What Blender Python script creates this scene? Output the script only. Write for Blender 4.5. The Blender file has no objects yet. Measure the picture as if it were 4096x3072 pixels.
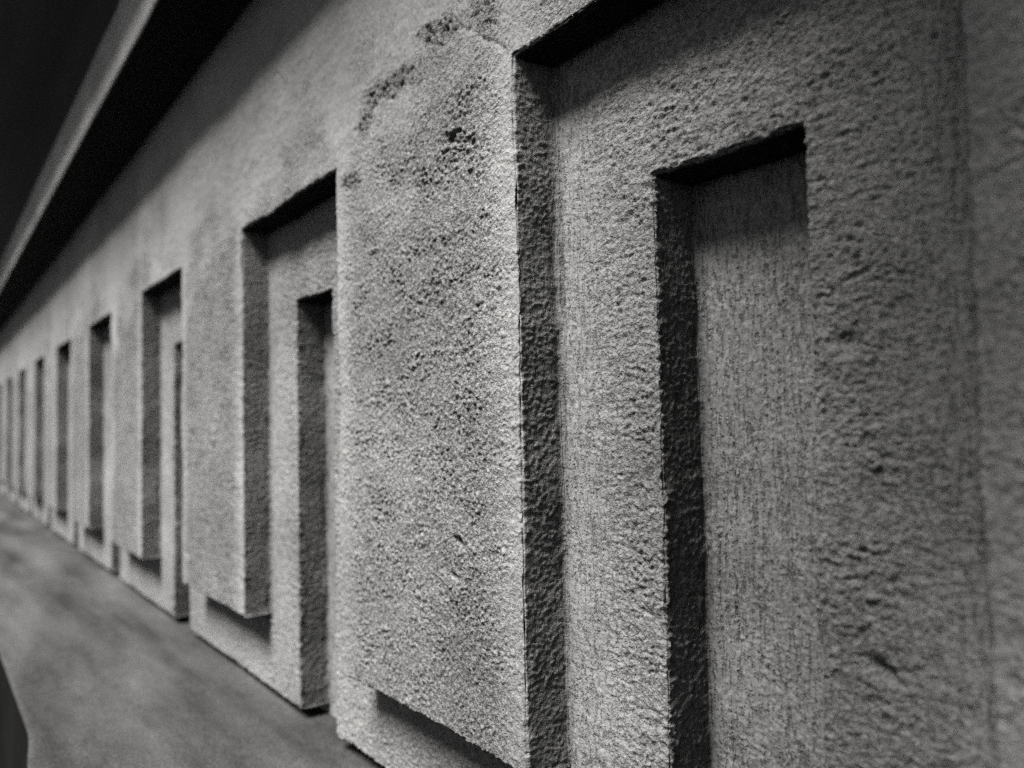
import bpy, bmesh, math
import numpy as np

# ------------------------------------------------------------------ units
# wall coordinates: t along the wall (leftwards in the picture), a distance
# towards the wall, h height above the lens; one unit is D metres
D = 0.25
ZC = 1.45                    # lens height above the ground in metres
A1, A2, A3 = 1.0, 1.1075, 1.2185          # the three stepped faces of the wall
T0, PER, WID = 0.4822, 1.8143, 0.9075     # first niche, spacing, width
I0, I1 = 0.2949, 0.6186                   # inner niche inside its niche
TOP1, BOT1, TOP2, BOT2 = 0.7661, -0.7077, 0.4569, -0.9963
HEAVE = 1.61
HLEDGE = -1.035
NB = 12
TMIN, TMAX = -1.6, 24.0
rng = np.random.RandomState(7)

scene = bpy.context.scene
COL = scene.collection


def world(P):
    """(t,a,h) -> metres, Z up"""
    Q = np.empty_like(P)
    Q[:, 0] = -P[:, 0] * D
    Q[:, 1] = P[:, 1] * D
    Q[:, 2] = P[:, 2] * D + ZC
    return Q


# ------------------------------------------------------------------ noise
_perm = rng.permutation(256).astype(np.int32)
_perm = np.concatenate([_perm, _perm])
_g = rng.normal(size=(256, 3)).astype(np.float32)
_g /= np.linalg.norm(_g, axis=1, keepdims=True)


def perlin(x, y, z):
    x = np.asarray(x, np.float32); y = np.asarray(y, np.float32); z = np.asarray(z, np.float32)
    xi = np.floor(x).astype(np.int32); yi = np.floor(y).astype(np.int32); zi = np.floor(z).astype(np.int32)
    xf = x - xi; yf = y - yi; zf = z - zi
    u = xf * xf * xf * (xf * (xf * 6 - 15) + 10)
    v = yf * yf * yf * (yf * (yf * 6 - 15) + 10)
    w = zf * zf * zf * (zf * (zf * 6 - 15) + 10)
    xi &= 255; yi &= 255; zi &= 255

    def gr(i, j, k):
        idx = _perm[_perm[_perm[(xi + i) & 255] + ((yi + j) & 255)] + ((zi + k) & 255)]
        G = _g[idx]
        return G[:, 0] * (xf - i) + G[:, 1] * (yf - j) + G[:, 2] * (zf - k)

    x00 = gr(0, 0, 0); x00 += u * (gr(1, 0, 0) - x00)
    x10 = gr(0, 1, 0); x10 += u * (gr(1, 1, 0) - x10)
    x01 = gr(0, 0, 1); x01 += u * (gr(1, 0, 1) - x01)
    x11 = gr(0, 1, 1); x11 += u * (gr(1, 1, 1) - x11)
    x00 += v * (x10 - x00); x01 += v * (x11 - x01)
    return x00 + w * (x01 - x00)


def sstep(lo, hi, x):
    s = np.clip((x - lo) / (hi - lo), 0, 1)
    return s * s * (3 - 2 * s)


# ------------------------------------------------------------------ wall grids
def L(k): return T0 + WID + PER * k
def R(k): return T0 + PER * k
def IL(k): return T0 + I1 + PER * k
def IR(k): return T0 + I0 + PER * k


def fill(a, b, n):
    return np.linspace(a, b, max(2, n + 1))[:-1]


marks = [TMIN]
for k in range(NB):
    marks += [R(k), IR(k), IL(k), L(k)]
marks.append(TMAX)


def tstep(t):
    if t < 0.2: return 0.02
    if t < 2.72: return 0.0027
    return 0.0036 * (t / 2.8) ** 1.5


ts = []
for a, b in zip(marks[:-1], marks[1:]):
    if b > T0 + PER * NB - 0.5 and b == TMAX:
        n = int((b - a) / 0.1)
        ts.append(fill(a, b, n)); continue
    if a == TMIN:
        ts.append(fill(a, 0.2, int((0.2 - a) / 0.02))); a = 0.2
    x = a; seg = []
    n = max(3, int(round((b - a) / tstep((a + b) / 2))))
    ts.append(fill(a, b, n))
ts = np.concatenate(ts + [np.array([TMAX])])

HB = HLEDGE - 0.02
hm = [HB, BOT2, BOT1, TOP2, TOP1, HEAVE + 0.02]
hstep = [0.01, 0.0036, 0.0028, 0.0028, 0.0040]
hs = np.concatenate([fill(a, b, int(round((b - a) / s))) for a, b, s in zip(hm[:-1], hm[1:], hstep)] + [np.array([hm[-1]])])
a12 = np.linspace(A1, A2, 31)
a23 = np.linspace(A2, A3, 31)


def tsl(a, b):
    i = np.searchsorted(ts, a - 1e-6); j = np.searchsorted(ts, b + 1e-6)
    return ts[i:j]


def hsl(a, b):
    i = np.searchsorted(hs, a - 1e-6); j = np.searchsorted(hs, b + 1e-6)
    return hs[i:j]


patches = []       # (part key, verts, quads, normal)


def patch(key, tt, aa, hh, nrm):
    """one axis is a scalar; the other two are arrays"""
    if np.isscalar(aa):
        T, H = np.meshgrid(tt, hh, indexing='ij'); P = np.stack([T, np.full_like(T, aa), H], -1)
    elif np.isscalar(tt):
        A, H = np.meshgrid(aa, hh, indexing='ij'); P = np.stack([np.full_like(A, tt), A, H], -1)
    else:
        T, A = np.meshgrid(tt, aa, indexing='ij'); P = np.stack([T, A, np.full_like(T, hh)], -1)
    n, m = P.shape[:2]
    idx = np.arange(n * m).reshape(n, m)
    q = np.stack([idx[:-1, :-1], idx[1:, :-1], idx[1:, 1:], idx[:-1, 1:]], -1).reshape(-1, 4)
    # winding so that the normal agrees (X = -t flips handedness)
    p = world(P.reshape(-1, 3)[q[0]])
    nn = np.cross(p[1] - p[0], p[2] - p[0])
    nw = np.array([-nrm[0], nrm[1], nrm[2]])
    if nn @ nw < 0: q = q[:, ::-1]
    patches.append((key, P.reshape(-1, 3), q, np.array(nrm, float)))


edges = [TMIN]
for k in range(NB):
    edges += [R(k), L(k)]
edges.append(TMAX)
FR, DN, TP, TM = (0, -1, 0), (0, 0, -1), (1, 0, 0), (-1, 0, 0)
for i in range(0, len(edges), 2):                     # piers
    tt = tsl(edges[i], edges[i + 1])
    patch('front_face', tt, A1, hsl(BOT1, hm[-1]), FR)
    patch('front_face', tt, a12, BOT1, DN)
lo = TMIN
for k in range(NB):
    patch('front_face', tsl(R(k), L(k)), A1, hsl(TOP1, hm[-1]), FR)
    nk, ik = ('niche', k), ('inner_niche', k)
    patch(nk, R(k), a12, hsl(BOT1, TOP1), TP)
    patch(nk, L(k), a12, hsl(BOT1, TOP1), TM)
    patch(nk, tsl(R(k), L(k)), a12, TOP1, DN)
    patch(nk, tsl(R(k), IR(k)), A2, hsl(BOT1, TOP1), FR)
    patch(nk, tsl(IL(k), L(k)), A2, hsl(BOT1, TOP1), FR)
    patch(nk, tsl(IR(k), IL(k)), A2, hsl(TOP2, TOP1), FR)
    patch(ik, IR(k), a23, hsl(BOT2, TOP2), TP)
    patch(ik, IL(k), a23, hsl(BOT2, TOP2), TM)
    patch(ik, tsl(IR(k), IL(k)), a23, TOP2, DN)
    patch(ik, tsl(IR(k), IL(k)), A3, hsl(BOT2, TOP2), FR)
    patch('lower_band', tsl(lo, IR(k)), A2, hsl(BOT2, BOT1), FR)
    patch('lower_band', tsl(lo, IR(k)), a23, BOT2, DN)
    lo = IL(k)
patch('lower_band', tsl(lo, TMAX), A2, hsl(BOT2, BOT1), FR)
patch('lower_band', tsl(lo, TMAX), a23, BOT2, DN)
patch('base_course', ts, A3, hsl(HB, BOT2), FR)

# ------------------------------------------------------------------ weld
allP = np.concatenate([p[1] for p in patches])
allN = np.concatenate([np.repeat(p[3][None], len(p[1]), 0) for p in patches])
key = np.round((allP + 50) * 20000).astype(np.int64)
kk = (key[:, 0] << 42) | (key[:, 1] << 21) | key[:, 2]
_, first, inv = np.unique(kk, return_index=True, return_inverse=True)
P = allP[first]
N = np.zeros_like(P)
for c in range(3):
    N[:, c] = np.bincount(inv, weights=np.clip(allN[:, c], -1, 1), minlength=len(P))
# several coplanar patches meeting on a line must not outvote the other side
N = np.sign(np.round(N, 3)) * (np.abs(N) > 1e-6)
ln = np.linalg.norm(N, axis=1); ln[ln == 0] = 1
corner = ln > 1.2
N /= ln[:, None]

# ------------------------------------------------------------------ plaster relief
t, a, h = P.T.astype(np.float32)
kt = np.floor((t - T0) / PER); tl = (t - T0) - kt * PER            # place inside the bay
on1 = sstep(A1 + 0.02, A1, a)
on2 = sstep(0.03, 0.0, np.abs(a - A2))
on3 = sstep(A3 - 0.03, A3, a)
jamb = 1 - np.clip(on1 + on2 + on3, 0, 1)
soft = perlin(t / .9, a / .9, h / .9)
und = perlin(t / .45 + 3, a / .45, h / .45) * .010 + perlin(t / .13, a / .13 + 9, h / .13) * .0045 * (1 - .6 * jamb)
# plaster grain: thrown render, billowy lumps with pits between them
w1 = perlin(t / .06 + 31, a / .06, h / .06) * .35
g1 = perlin(t / .026 + w1, a / .026, h / .022 + w1)
g2 = perlin(t / .0135 + w1 + 7, a / .0135, h / .0115)
g3 = perlin(t / .075 + 5, a / .04, h / .033 + w1)
grain = 0.55 * g1 + 0.45 * g2
# roughness of the front face: trowelled smooth near the top and along the edges, rough in the field
patchy = perlin(t / .22 + 50, a, h / .16 + 17)
rough = sstep(-.55, .35, .9 * soft + .7 * patchy + 1.1 * (.62 - h))
rough = .10 + .90 * rough
pier = np.where(tl > WID, (tl - WID) / (PER - WID), 0.5)
edge_d = np.minimum(np.abs(tl - WID), np.minimum(tl, PER - tl))
rough = rough * (0.35 + 0.65 * sstep(.0, .16, edge_d))
inslot1 = (tl < WID + 1e-3) & (h > BOT1 - .01)
g4 = perlin(t / .0085 + 2 * w1, a / .0085 + 5, h / .0075)
g5 = perlin(t / .030 + 15 + 2 * w1, a / .02, h / .0105 + 2 * w1)
lump = .26 * g1 + .60 * g2 + 1.05 * g4
pits = .60 * np.maximum(lump, -.08) + .40 * np.clip(lump, -.22, .3)
pits *= .55 + .9 * sstep(-.35, .4, perlin(t / .11 + 70, a / .11, h / .09 + 6))       # the coat is rougher in places                      # flat tops, sharp little hollows
amp1 = .0016 + .0072 * rough
rel = on1 * (amp1 * pits + .0030 * g3)
rel += on2 * (1 - .6 * inslot1 * sstep(.20, .06, tl)) * (.0064 * pits + .0060 * np.minimum(g5, .1) + .0026 * g3 * (1 - .5 * sstep(.10, .0, WID - tl)))
# drag marks of the float: vertical scratches in the jambs and the backs next to them
st1 = perlin(t / .0085, a / .02, h / .16 + 2)
st2 = perlin(t / .022 + 8, a / .02, h / .45)
nearjamb = on2 * sstep(.24, .06, WID - tl) * inslot1
rel += nearjamb * (.0030 * np.minimum(st1, .1) + .0020 * st2 - .005 * pits - .004 * np.minimum(g5, .1))
rel += on3 * (.0030 * np.minimum(st1, .1) + .0012 * st2 + .0030 * pits)
rel += jamb * (.0022 * pits + .0014 * g4 + .0010 * g3)
# eroded patches, pits, one crack and a few chips on the first pier and above the niches
def blob(tc, hc, rt, rh, ang=0.0):
    c, s = math.cos(ang), math.sin(ang)
    u = ((t - tc) * c + (h - hc) * s) / rt; v = (-(t - tc) * s + (h - hc) * c) / rh
    return np.exp(-(u * u + v * v))
er = perlin(t / .017 + 11, a / .017, h / .013) + .5 * perlin(t / .04 + 11, a / .04, h / .02)
ero = np.zeros_like(t)
for b in [(1.92, .885, .17, .040, .12), (1.70, .935, .10, .035, .3), (2.10, .84, .06, .05, .6), (1.62, .645, .10, .045, .25), (1.78, .60, .07, .03, .2),
          (1.49, .90, .07, .05, .6), (2.2, .70, .08, .03, .2), (.95, .60, .10, .03, .2)]:
    ero += blob(*b)
nz = perlin(t / .07 + 21, a, h / .045) + .7 * perlin(t / .03 + 21, a, h / .022 + 4) + .5 * perlin(t / .012 + 21, a, h / .011 + 4)
ero = sstep(.22, .95, ero * 1.2 + .42 * nz - .08) * sstep(.03, .2, ero) * on1
rel += ero * (.015 * np.minimum(er, .10) - .003 + .006 * lump)
faint = np.zeros_like(t)
for b in [(2.42, .92, .20, .06, .3), (2.6, 1.10, .22, .05, .4), (3.1, .98, .22, .05, .3), (2.85, 1.22, .2, .04, .2), (2.0, 1.05, .16, .06, .3), (3.6, 1.15, .4, .05, .1)]:
    faint += blob(*b)
faint = np.clip(faint, 0, 1) * sstep(-.15, .5, nz) * on1
rel += faint * .006 * np.minimum(er, .05)
rough = np.clip(rough + .9 * ero + .55 * faint, 0, 1.2)
drag = np.clip(on2 * inslot1 * (.9 * sstep(.26, .08, WID - tl) + .9 * sstep(.20, .06, tl)) + on3 + jamb * .5, 0, 1)
pit = perlin(t / .034 + 40, a / .034, h / .030)
rel -= on1 * .004 * sstep(.46, .62, pit) * (.4 + .6 * rough)
pit2 = perlin(t / .040 + 4, a / .040 + 21, h / .026)
rel -= on2 * .012 * sstep(.46, .62, pit2)
for tc, hc, r_, d_ in [(1.634, -.268, .013, .022), (1.664, -.345, .012, .012), (4.02, -.575, .014, .02), (.90, .02, .010, .012),
                       (.72, .11, .018, .012), (.68, -.36, .016, .016), (1.66, .665, .016, .015)]:
    rel -= d_ * blob(tc, hc, r_ * 1.5, r_ * .7, .4) * (on1 + on2)
# scratch grooves in the back of the inner niche
for tc, r_, h0, h1 in [(T0 + I1 - .035, .005, -1.2, -.15), (T0 + I1 - .052, .0035, -1.2, -.22), (T0 + I1 - .075, .003, -.5, -.05), (T0 + I1 - .19, .003, -.2, .2)]:
    wob = .010 * perlin(h / .22, h * 0 + tc * 9, h * 0) + .003 * perlin(h / .05, h * 0 + tc * 9, h * 0)
    brk = sstep(-.35, .15, perlin(h / .10, h * 0 + tc * 31, t * 0))
    wid = r_ * (1 + .9 * perlin(h / .07, h * 0 + tc * 17, t * 0))
    rel -= on3 * .009 * brk * np.exp(-((t - tc - wob) / wid) ** 2) * sstep(h0 - .1, h0 + .1, h) * sstep(h1 + .1, h1 - .1, h) * sstep(3., 2.9, t)
for tc, h0, h1 in [(L(0) - .010, .20, .56), (L(0) - .013, -.1, .1)]:
    rel -= on2 * .012 * np.exp(-((t - tc) / .004) ** 2) * sstep(h0 - .05, h0 + .05, h) * sstep(h1 + .05, h1 - .05, h)
# crack running up from the corner of the first niche
ck = (t - (L(0) + .0)) * .58 - (h - TOP1 - .0) * .81 + .02 * perlin(t / .06, h / .06, a) + .008 * perlin(t / .02, h / .02, a)
rel -= on1 * .005 * np.exp(-(ck / .0045) ** 2) * sstep(0, .03, t - L(0)) * sstep(.34, .16, t - L(0)) * sstep(TOP1 - .02, TOP1 + .02, h)
# arrises: outer corners worn round and crumbly, inner corners filled
on_in = (np.abs(tl - I0) < 1e-3) | (np.abs(tl - I1) < 1e-3) | (np.abs(h - TOP2) < 1e-3)
inslot = (tl > I0 - 1e-3) & (tl < I1 + 1e-3)
cvx = corner & ((np.abs(a - A1) < 1e-3) | ((np.abs(a - A2) < 1e-3) & ((on_in & inslot & (h < TOP2 + 1e-3)) | (np.abs(h - BOT2) < 1e-3))))
ccv = corner & ~cvx
crumb = perlin(t / .05, a / .05 + 3, h / .05)
chip = sstep(.20, .50, perlin(t / .09 + 2, a / .09, h / .07))
rel = np.where(cvx, rel - .0040 - .010 * np.clip(crumb, 0, 1) - .016 * chip, rel)
rel = np.where(ccv, rel + .004 + .004 * crumb, rel)
fade = sstep(14, 6, t)
P = P + N * (rel * (.25 + .75 * fade) + und)[:, None]
# slight sideways wobble of every arris
P[:, 0] += .008 * perlin(t / .30 + 60, a / .4, h / .22) + (1 - .88 * jamb) * (.003 * perlin(t / .022 + 60, a / .03, h / .020) + .0055 * perlin(t / .06 + 60, a / .06, h / .06))
P[:, 2] += .008 * perlin(t / .26, a / .4 + 60, h / .30) + (1 - .88 * jamb) * (.003 * perlin(t / .022, a / .03 + 60, h / .020) + .0055 * perlin(t / .06, a / .06 + 60, h / .06))
# hand-worked soffit edge of the second niche sags a little in the middle
sag = np.exp(-((t - (R(1) + .55)) / .16) ** 2) * np.exp(-((h - TOP1) / .05) ** 2) * on1
P[:, 2] += -.010 * sag
W = world(P)
RO = on1 * rough + on2 * .70 + on3 * .55 + jamb * .45


# ------------------------------------------------------------------ materials
def nodes_of(name):
    m = bpy.data.materials.new(name); m.use_nodes = True
    nt = m.node_tree; nt.nodes.clear()
    out = nt.nodes.new('ShaderNodeOutputMaterial')
    b = nt.nodes.new('ShaderNodeBsdfPrincipled')
    nt.links.new(b.outputs[0], out.inputs[0])
    return m, nt, b


def nd(nt, kind, **kw):
    n = nt.nodes.new(kind)
    for k, v in kw.items():
        if k.startswith('i_'):
            n.inputs[k[2:].replace('_', ' ')].default_value = v
        else:
            setattr(n, k, v)
    return n


def plaster(name, lo_, hi_, bump=1.0, speck=.5, streak=None, fine=1.0, pores=0.0, drag=False, mottle=330.0):
    m, nt, b = nodes_of(name)
    ln = nt.links.new
    tc = nd(nt, 'ShaderNodeTexCoord')
    n1 = nd(nt, 'ShaderNodeTexNoise', i_Scale=9.0, i_Detail=5.0, i_Roughness=.62)
    n2 = nd(nt, 'ShaderNodeTexNoise', i_Scale=mottle, i_Detail=4.0, i_Roughness=.65)
    for n in (n1, n2): ln(tc.outputs['Object'], n.inputs['Vector'])
    add = nd(nt, 'ShaderNodeMath', operation='MULTIPLY_ADD'); add.inputs[1].default_value = speck
    ln(n2.outputs['Fac'], add.inputs[0])
    mul = nd(nt, 'ShaderNodeMath', operation='MULTIPLY'); mul.inputs[1].default_value = 1 - speck
    ln(n1.outputs['Fac'], mul.inputs[0]); ln(mul.outputs[0], add.inputs[2])
    last = add
    if streak:
        mp = nd(nt, 'ShaderNodeMapping'); mp.inputs['Scale'].default_value = streak
        ln(tc.outputs['Object'], mp.inputs['Vector'])
        n3 = nd(nt, 'ShaderNodeTexNoise', i_Scale=1.0, i_Detail=3.0, i_Roughness=.55)
        ln(mp.outputs[0], n3.inputs['Vector'])
        mx = nd(nt, 'ShaderNodeMath', operation='MULTIPLY_ADD'); mx.inputs[1].default_value = .75
        m2 = nd(nt, 'ShaderNodeMath', operation='MULTIPLY'); m2.inputs[1].default_value = .25
        ln(last.outputs[0], m2.inputs[0]); ln(n3.outputs['Fac'], mx.inputs[0]); ln(m2.outputs[0], mx.inputs[2]); last = mx
    rp = nd(nt, 'ShaderNodeValToRGB')
    rp.color_ramp.elements[0].position = .36; rp.color_ramp.elements[1].position = .64
    rp.color_ramp.elements[0].color = (lo_, lo_ * .992, lo_ * .975, 1)
    rp.color_ramp.elements[1].color = (hi_, hi_ * .995, hi_ * .985, 1)
    ln(last.outputs[0], rp.inputs['Fac']); ln(rp.outputs['Color'], b.inputs['Base Color'])
    b.inputs['Roughness'].default_value = .92
    b.inputs['Specular IOR Level'].default_value = .15
    # sand grain and pores
    def grain_nodes(src):
        v1 = nd(nt, 'ShaderNodeTexNoise', i_Scale=850.0, i_Detail=2.0, i_Roughness=.6)
        v2 = nd(nt, 'ShaderNodeTexNoise', i_Scale=480.0, i_Detail=3.0, i_Roughness=.62, i_Distortion=.5)
        for n in (v1, v2): ln(src, n.inputs['Vector'])
        return v1.outputs['Fac'], v2.outputs['Fac']
    f1, f2 = grain_nodes(tc.outputs['Object'])
    if drag:
        m5 = nd(nt, 'ShaderNodeMapping'); m5.inputs['Scale'].default_value = (1, 1, .17)
        ln(tc.outputs['Object'], m5.inputs['Vector'])
        e1, e2 = grain_nodes(m5.outputs[0])
        ad = nd(nt, 'ShaderNodeAttribute', attribute_name='drag')
        dm = nd(nt, 'ShaderNodeMath', operation='MULTIPLY'); dm.inputs[1].default_value = .66; ln(ad.outputs['Fac'], dm.inputs[0])
        outs = []
        for p_, q_ in ((f1, e1), (f2, e2)):
            mm = nd(nt, 'ShaderNodeMix', data_type='FLOAT'); ln(dm.outputs[0], mm.inputs[0]); ln(p_, mm.inputs[2]); ln(q_, mm.inputs[3])
            outs.append(mm.outputs[0])
        f1, f2 = outs
    at = nd(nt, 'ShaderNodeAttribute', attribute_name='coarseness')
    po = nd(nt, 'ShaderNodeMapRange', interpolation_type='SMOOTHSTEP')
    po.inputs['From Min'].default_value = .36; po.inputs['From Max'].default_value = .50
    ln(f2, po.inputs['Value'])
    sm = nd(nt, 'ShaderNodeMath', operation='MULTIPLY_ADD'); sm.inputs[1].default_value = 1.0
    ln(f1, sm.inputs[0]); ln(po.outputs[0], sm.inputs[2])
    bp = nd(nt, 'ShaderNodeBump'); bp.inputs['Distance'].default_value = .0011 * fine
    if pores:
        cs = nd(nt, 'ShaderNodeMapRange'); cs.inputs['To Min'].default_value = .12 * bump; cs.inputs['To Max'].default_value = bump
        ln(at.outputs['Fac'], cs.inputs['Value']); ln(cs.outputs[0], bp.inputs['Strength'])
        # grime sits in the pores of the coarse coat
        iv = nd(nt, 'ShaderNodeMath', operation='SUBTRACT'); iv.inputs[0].default_value = 1.0
        ln(po.outputs[0], iv.inputs[1])
        gm = nd(nt, 'ShaderNodeMath', operation='MULTIPLY'); ln(iv.outputs[0], gm.inputs[0]); ln(at.outputs['Fac'], gm.inputs[1])
        g2 = nd(nt, 'ShaderNodeMath', operation='MULTIPLY', use_clamp=True); g2.inputs[1].default_value = pores; ln(gm.outputs[0], g2.inputs[0])
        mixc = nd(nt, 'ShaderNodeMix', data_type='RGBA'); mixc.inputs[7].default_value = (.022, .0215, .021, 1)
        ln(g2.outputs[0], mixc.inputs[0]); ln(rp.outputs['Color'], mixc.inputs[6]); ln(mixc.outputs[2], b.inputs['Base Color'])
    else:
        bp.inputs['Strength'].default_value = bump
    ln(sm.outputs[0], bp.inputs['Height']); ln(bp.outputs['Normal'], b.inputs['Normal'])
    return m


M_wall = plaster('weathered_plaster', .120, .285, 1.0, .55, fine=2.4, pores=.22, drag=True)
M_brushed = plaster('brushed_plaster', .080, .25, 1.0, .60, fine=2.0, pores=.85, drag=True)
M_ledge = plaster('ledge_plaster', .016, .088, 1.0, .62, mottle=75.0, streak=(2.4, 14.0, 14.0))
M_eave = plaster('eave_concrete', .22, .4, .5, .2, streak=(1.0, 22.0, 22.0))
M_lip = plaster('pale_cement', .24, .44, .6, .3)
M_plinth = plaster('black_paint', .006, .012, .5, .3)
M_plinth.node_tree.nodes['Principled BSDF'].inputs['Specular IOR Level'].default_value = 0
M_dark = plaster('dark_paint', .05, .11, .5, .3, streak=(1.0, 22.0, 22.0))
M_ground = plaster('dark_soil', .025, .05, 1.0, .5)


# ------------------------------------------------------------------ objects
def empty(name, loc, label, cat):
    o = bpy.data.objects.new(name, None); COL.objects.link(o)
    o.location = loc; o['label'] = label; o['category'] = cat
    o.empty_display_size = .05
    return o


def mesh_obj(name, V, F, mat, parent=None, smooth=True):
    V = np.asarray(V, np.float32); F = np.asarray(F, np.int32)
    me = bpy.data.meshes.new(name)
    me.vertices.add(len(V)); me.vertices.foreach_set('co', V.ravel())
    me.loops.add(F.size); me.loops.foreach_set('vertex_index', F.ravel())
    me.polygons.add(len(F))
    me.polygons.foreach_set('loop_start', np.arange(0, F.size, F.shape[1], dtype=np.int32))
    me.polygons.foreach_set('use_smooth', np.full(len(F), smooth))
    me.update(calc_edges=True); me.validate()
    me.materials.append(mat)
    o = bpy.data.objects.new(name, me); COL.objects.link(o)
    if parent is not None: o.parent = parent
    return o


base = np.array([-4 * D, A3 * D, ZC + HLEDGE * D])
wall = empty('plaster_wall', base, 'rough grey plaster wall with a long row of stepped rectangular niches above the ledge', 'wall')

wall['kind'] = 'thing'
off = 0; groups = {}
for kname, pv, q, n in patches:
    groups.setdefault(kname, []).append(inv[q + off]); off += len(pv)
made = {}
for kname, qs in groups.items():
    q = np.concatenate(qs)
    used, ri = np.unique(q, return_inverse=True)
    V = W[used] - base
    F = ri.reshape(q.shape)
    nm = kname if isinstance(kname, str) else kname[0]
    par = wall
    if nm == 'inner_niche': par = made[('niche', kname[1])]
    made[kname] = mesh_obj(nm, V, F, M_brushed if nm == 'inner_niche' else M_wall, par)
    at = made[kname].data.attributes.new('coarseness', 'FLOAT', 'POINT'); at.data.foreach_set('value', RO[used].astype(np.float32))
    at = made[kname].data.attributes.new('drag', 'FLOAT', 'POINT'); at.data.foreach_set('value', drag[used].astype(np.float32))

# ------------------------------------------------------------------ stepped eave over the wall
def sweep(profile, t0, t1, nt, jit=.003, seed=0):
    """open profile [(a,h)...] resampled and swept along the wall"""
    pr = []
    for (a0, h0), (a1, h1) in zip(profile[:-1], profile[1:]):
        n = max(2, int(math.hypot(a1 - a0, h1 - h0) / .03))
        for i in range(n):
            s = i / n; pr.append((a0 + (a1 - a0) * s, h0 + (h1 - h0) * s))
    pr.append(profile[-1]); pr = np.array(pr)
    tt = np.linspace(t0, t1, nt)
    T, I = np.meshgrid(tt, np.arange(len(pr)), indexing='ij')
    V = np.stack([T, pr[I, 0], pr[I, 1]], -1).reshape(-1, 3)
    V[:, 1] += jit * perlin(V[:, 0] / .4 + seed, V[:, 1] / .2, V[:, 2] / .2)
    V[:, 2] += jit * perlin(V[:, 0] / .4 + seed, V[:, 1] / .2 + 9, V[:, 2] / .2)
    idx = np.arange(len(V)).reshape(nt, len(pr))
    q = np.stack([idx[:-1, :-1], idx[:-1, 1:], idx[1:, 1:], idx[1:, :-1]], -1).reshape(-1, 4)
    return world(V), q


eave = empty('roof_eave', (-4 * D, A1 * D, ZC + HEAVE * D), 'dark stepped eave overhanging the top of the plaster wall', 'eave')
eb = np.array(eave.location)
AS, HS = HEAVE / 2.281, HEAVE / 2.281 * 2.690     # lip of the lower slab
def eave_part(name, prof, mat, seed, jit=.003):
    V, q = sweep(prof, TMIN, TMAX, 700, jit, seed)
    return mesh_obj(name, V - eb, q, mat, eave)
c = .006
eave_part('soffit', [(A1 + .06, HEAVE), (AS + c, HEAVE)], M_eave, 1)
eave_part('fascia', [(AS + c, HEAVE), (AS, HEAVE + c), (AS, HS + .02)], M_lip, 1)
eave_part('roof_overhang', [(AS + .04, HS - .01), (.296, 2.175), (.280, 2.19), (.280, 2.37), (A1 + .6, 2.37)], M_dark, 5)

# unseen slab, added to block sun from the near end of the wall
def box(name, lo3, hi3, mat, parent, origin, bev=.02):
    bm = bmesh.new(); bmesh.ops.create_cube(bm, size=1)
    lo3, hi3 = np.array(lo3), np.array(hi3)
    for v in bm.verts:
        p = (lo3 + hi3) / 2 + np.array(v.co) * (hi3 - lo3)
        v.co = world(p[None])[0] - origin
    bmesh.ops.recalc_face_normals(bm, faces=bm.faces)
    bmesh.ops.bevel(bm, geom=list(bm.edges), offset=bev * D, segments=2, affect='EDGES')
    me = bpy.data.meshes.new(name); bm.to_mesh(me); bm.free(); me.materials.append(mat)
    o = bpy.data.objects.new(name, me); COL.objects.link(o); o.parent = parent
    return o
box('added_shade_slab', (-.06, -1.7, 2.20), (.83, .262, 2.36), M_eave, eave, eb)

# ------------------------------------------------------------------ ledge under the wall
def cam_axes():
    yaw, pit, rol = map(math.radians, (35.2001, 2.6539, -1.1517))
    F = np.array([math.cos(yaw) * math.cos(pit), math.sin(yaw) * math.cos(pit), math.sin(pit)])
    Rr = np.array([-math.sin(yaw), math.cos(yaw), 0.0])
    U = np.cross(F, Rr)
    if U[2] < 0: U = -U
    R2 = Rr * math.cos(rol) + U * math.sin(rol)
    U2 = -Rr * math.sin(rol) + U * math.cos(rol)
    return F, R2, U2
F_, R_, U_ = cam_axes()
FPX = 3350.46

# outer edge of the ledge: runs along the wall, then turns a little outwards near the lens
EA = 0.3153
prof_t = np.concatenate([np.linspace(TMIN, 2.4, 60), np.linspace(2.4, 3.8, 120)[1:], np.linspace(3.8, TMAX, 400)[1:]])
def edge_a(tt): return EA - .034 * sstep(3.42, 2.98, tt)
nv = 60
V = []; 
for x in prof_t:
    e = edge_a(x)
    for j in range(nv):
        s = j / (nv - 1); V.append((x, A3 + .06 + (e - A3 - .06) * s, HLEDGE))
    V.append((x, e - .003, HLEDGE - .006))
V = np.array(V, float)
row = nv + 1
top = (np.arange(len(V)) % row) < nv
V[:, 2] += np.where(top, .010 * perlin(V[:, 0] / .8, V[:, 1] / .3, V[:, 2]) + .003 * perlin(V[:, 0] / .12, V[:, 1] / .12, V[:, 2] + 5), 0)
idx = np.arange(len(V)).reshape(-1, row)
q = np.stack([idx[:-1, :-1], idx[1:, :-1], idx[1:, 1:], idx[:-1, 1:]], -1).reshape(-1, 4)[:, ::-1]
lo_ = np.array([-4 * D, EA * D, ZC + HLEDGE * D])
ledge = mesh_obj('masonry_ledge', world(V) - lo_, q, M_ledge)
ledge.location = lo_
ledge['label'] = 'smooth grey ledge running along the foot of the niched wall'
ledge['category'] = 'ledge'
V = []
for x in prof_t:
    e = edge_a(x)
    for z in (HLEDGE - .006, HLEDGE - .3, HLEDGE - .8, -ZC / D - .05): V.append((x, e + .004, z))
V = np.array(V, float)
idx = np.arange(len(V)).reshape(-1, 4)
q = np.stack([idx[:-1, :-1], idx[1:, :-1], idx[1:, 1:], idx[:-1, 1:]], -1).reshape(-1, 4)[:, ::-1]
mesh_obj('plinth_face', world(V) - lo_, q, M_plinth, ledge)

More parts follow.
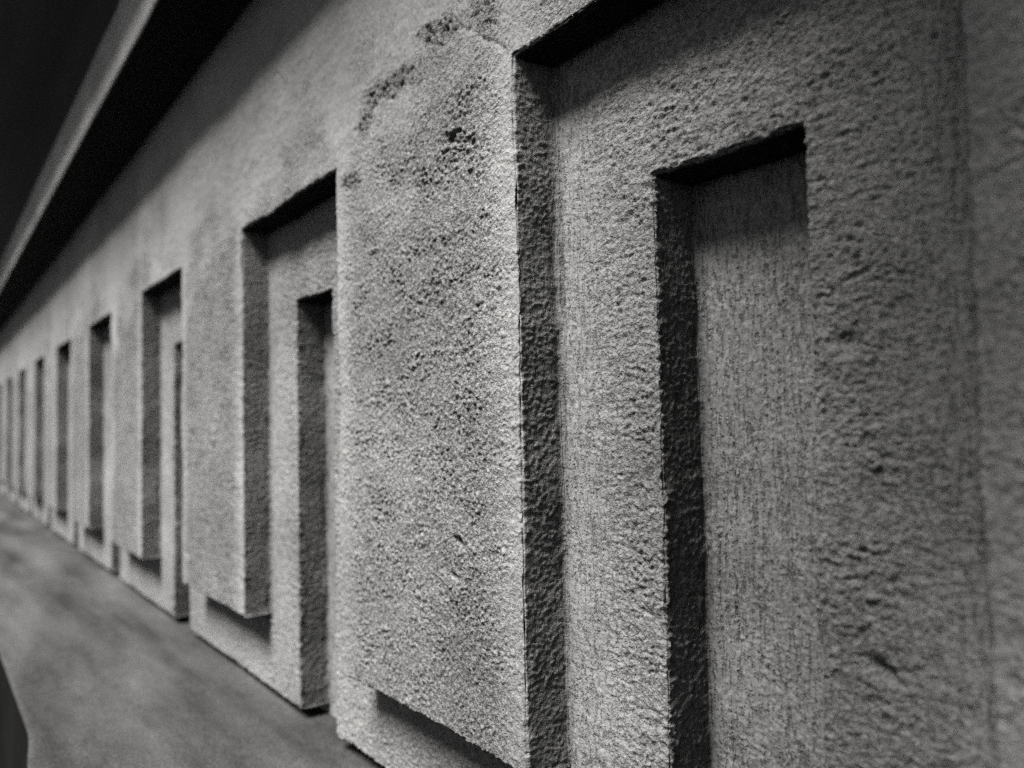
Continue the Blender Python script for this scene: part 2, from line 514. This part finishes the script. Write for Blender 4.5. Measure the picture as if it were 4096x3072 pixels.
# ------------------------------------------------------------------ ground
g = 60.0
ground = mesh_obj('ground', [(-g, -g, 0), (g, -g, 0), (g, g, 0), (-g, g, 0)], [(0, 1, 2, 3)], M_ground, None, False)
ground['kind'] = 'structure'
ground['label'] = 'dark ground far below the edge of the ledge'
ground['category'] = 'ground'

# ------------------------------------------------------------------ camera
from mathutils import Matrix
def wd(v): return (-v[0], v[1], v[2])
cd = bpy.data.cameras.new('camera'); cam = bpy.data.objects.new('camera', cd); COL.objects.link(cam)
x_, y_, z_ = wd(R_), wd(U_), tuple(-c for c in wd(F_))
cam.matrix_world = Matrix(((x_[0], y_[0], z_[0], 0), (x_[1], y_[1], z_[1], 0), (x_[2], y_[2], z_[2], ZC), (0, 0, 0, 1)))
cd.sensor_width = 36; cd.lens = FPX / 4096 * 36
cd.clip_start = .005; cd.clip_end = 500
cd.dof.use_dof = True
cd.dof.focus_distance = 1.68 * D
cd.dof.aperture_fstop = (cd.lens / 1000) / (.0185 * D)
scene.camera = cam

# ------------------------------------------------------------------ daylight
EL, AZ = math.radians(59), math.radians(-6.5)
sdir = np.array([math.sin(AZ) * math.cos(EL), -math.cos(AZ) * math.cos(EL), math.sin(EL)])   # towards the sun (t,a,h)
sw = np.array(wd(sdir))
sl = bpy.data.lights.new('sun', 'SUN'); so = bpy.data.objects.new('sun', sl); COL.objects.link(so)
from mathutils import Vector
so.rotation_euler = Vector(sw).to_track_quat('Z', 'Y').to_euler()
so.location = (0, -3, 5)
sl.energy = 5.0; sl.angle = math.radians(26); sl.color = (1, .985, .965)
wo = bpy.data.worlds.new('World'); scene.world = wo; wo.use_nodes = True
nt = wo.node_tree; nt.nodes.clear()
bg = nt.nodes.new('ShaderNodeBackground'); ow = nt.nodes.new('ShaderNodeOutputWorld')
sk = nt.nodes.new('ShaderNodeTexSky'); sk.sky_type = 'NISHITA'; sk.sun_disc = False; sk.air_density = .45; sk.dust_density = .4
sk.sun_elevation = EL; sk.sun_rotation = math.atan2(sw[0], sw[1])
bw = nt.nodes.new('ShaderNodeRGBToBW')
nt.links.new(sk.outputs[0], bw.inputs[0]); nt.links.new(bw.outputs[0], bg.inputs[0]); nt.links.new(bg.outputs[0], ow.inputs[0])
bg.inputs[1].default_value = .05

vs = scene.view_settings
vs.view_transform = 'Standard'; vs.look = 'None'; vs.gamma = 1; vs.exposure = 1.60; vs.use_curve_mapping = False
scene.cycles.use_denoising = False
scene.cycles.max_bounces = 3; scene.cycles.diffuse_bounces = 0
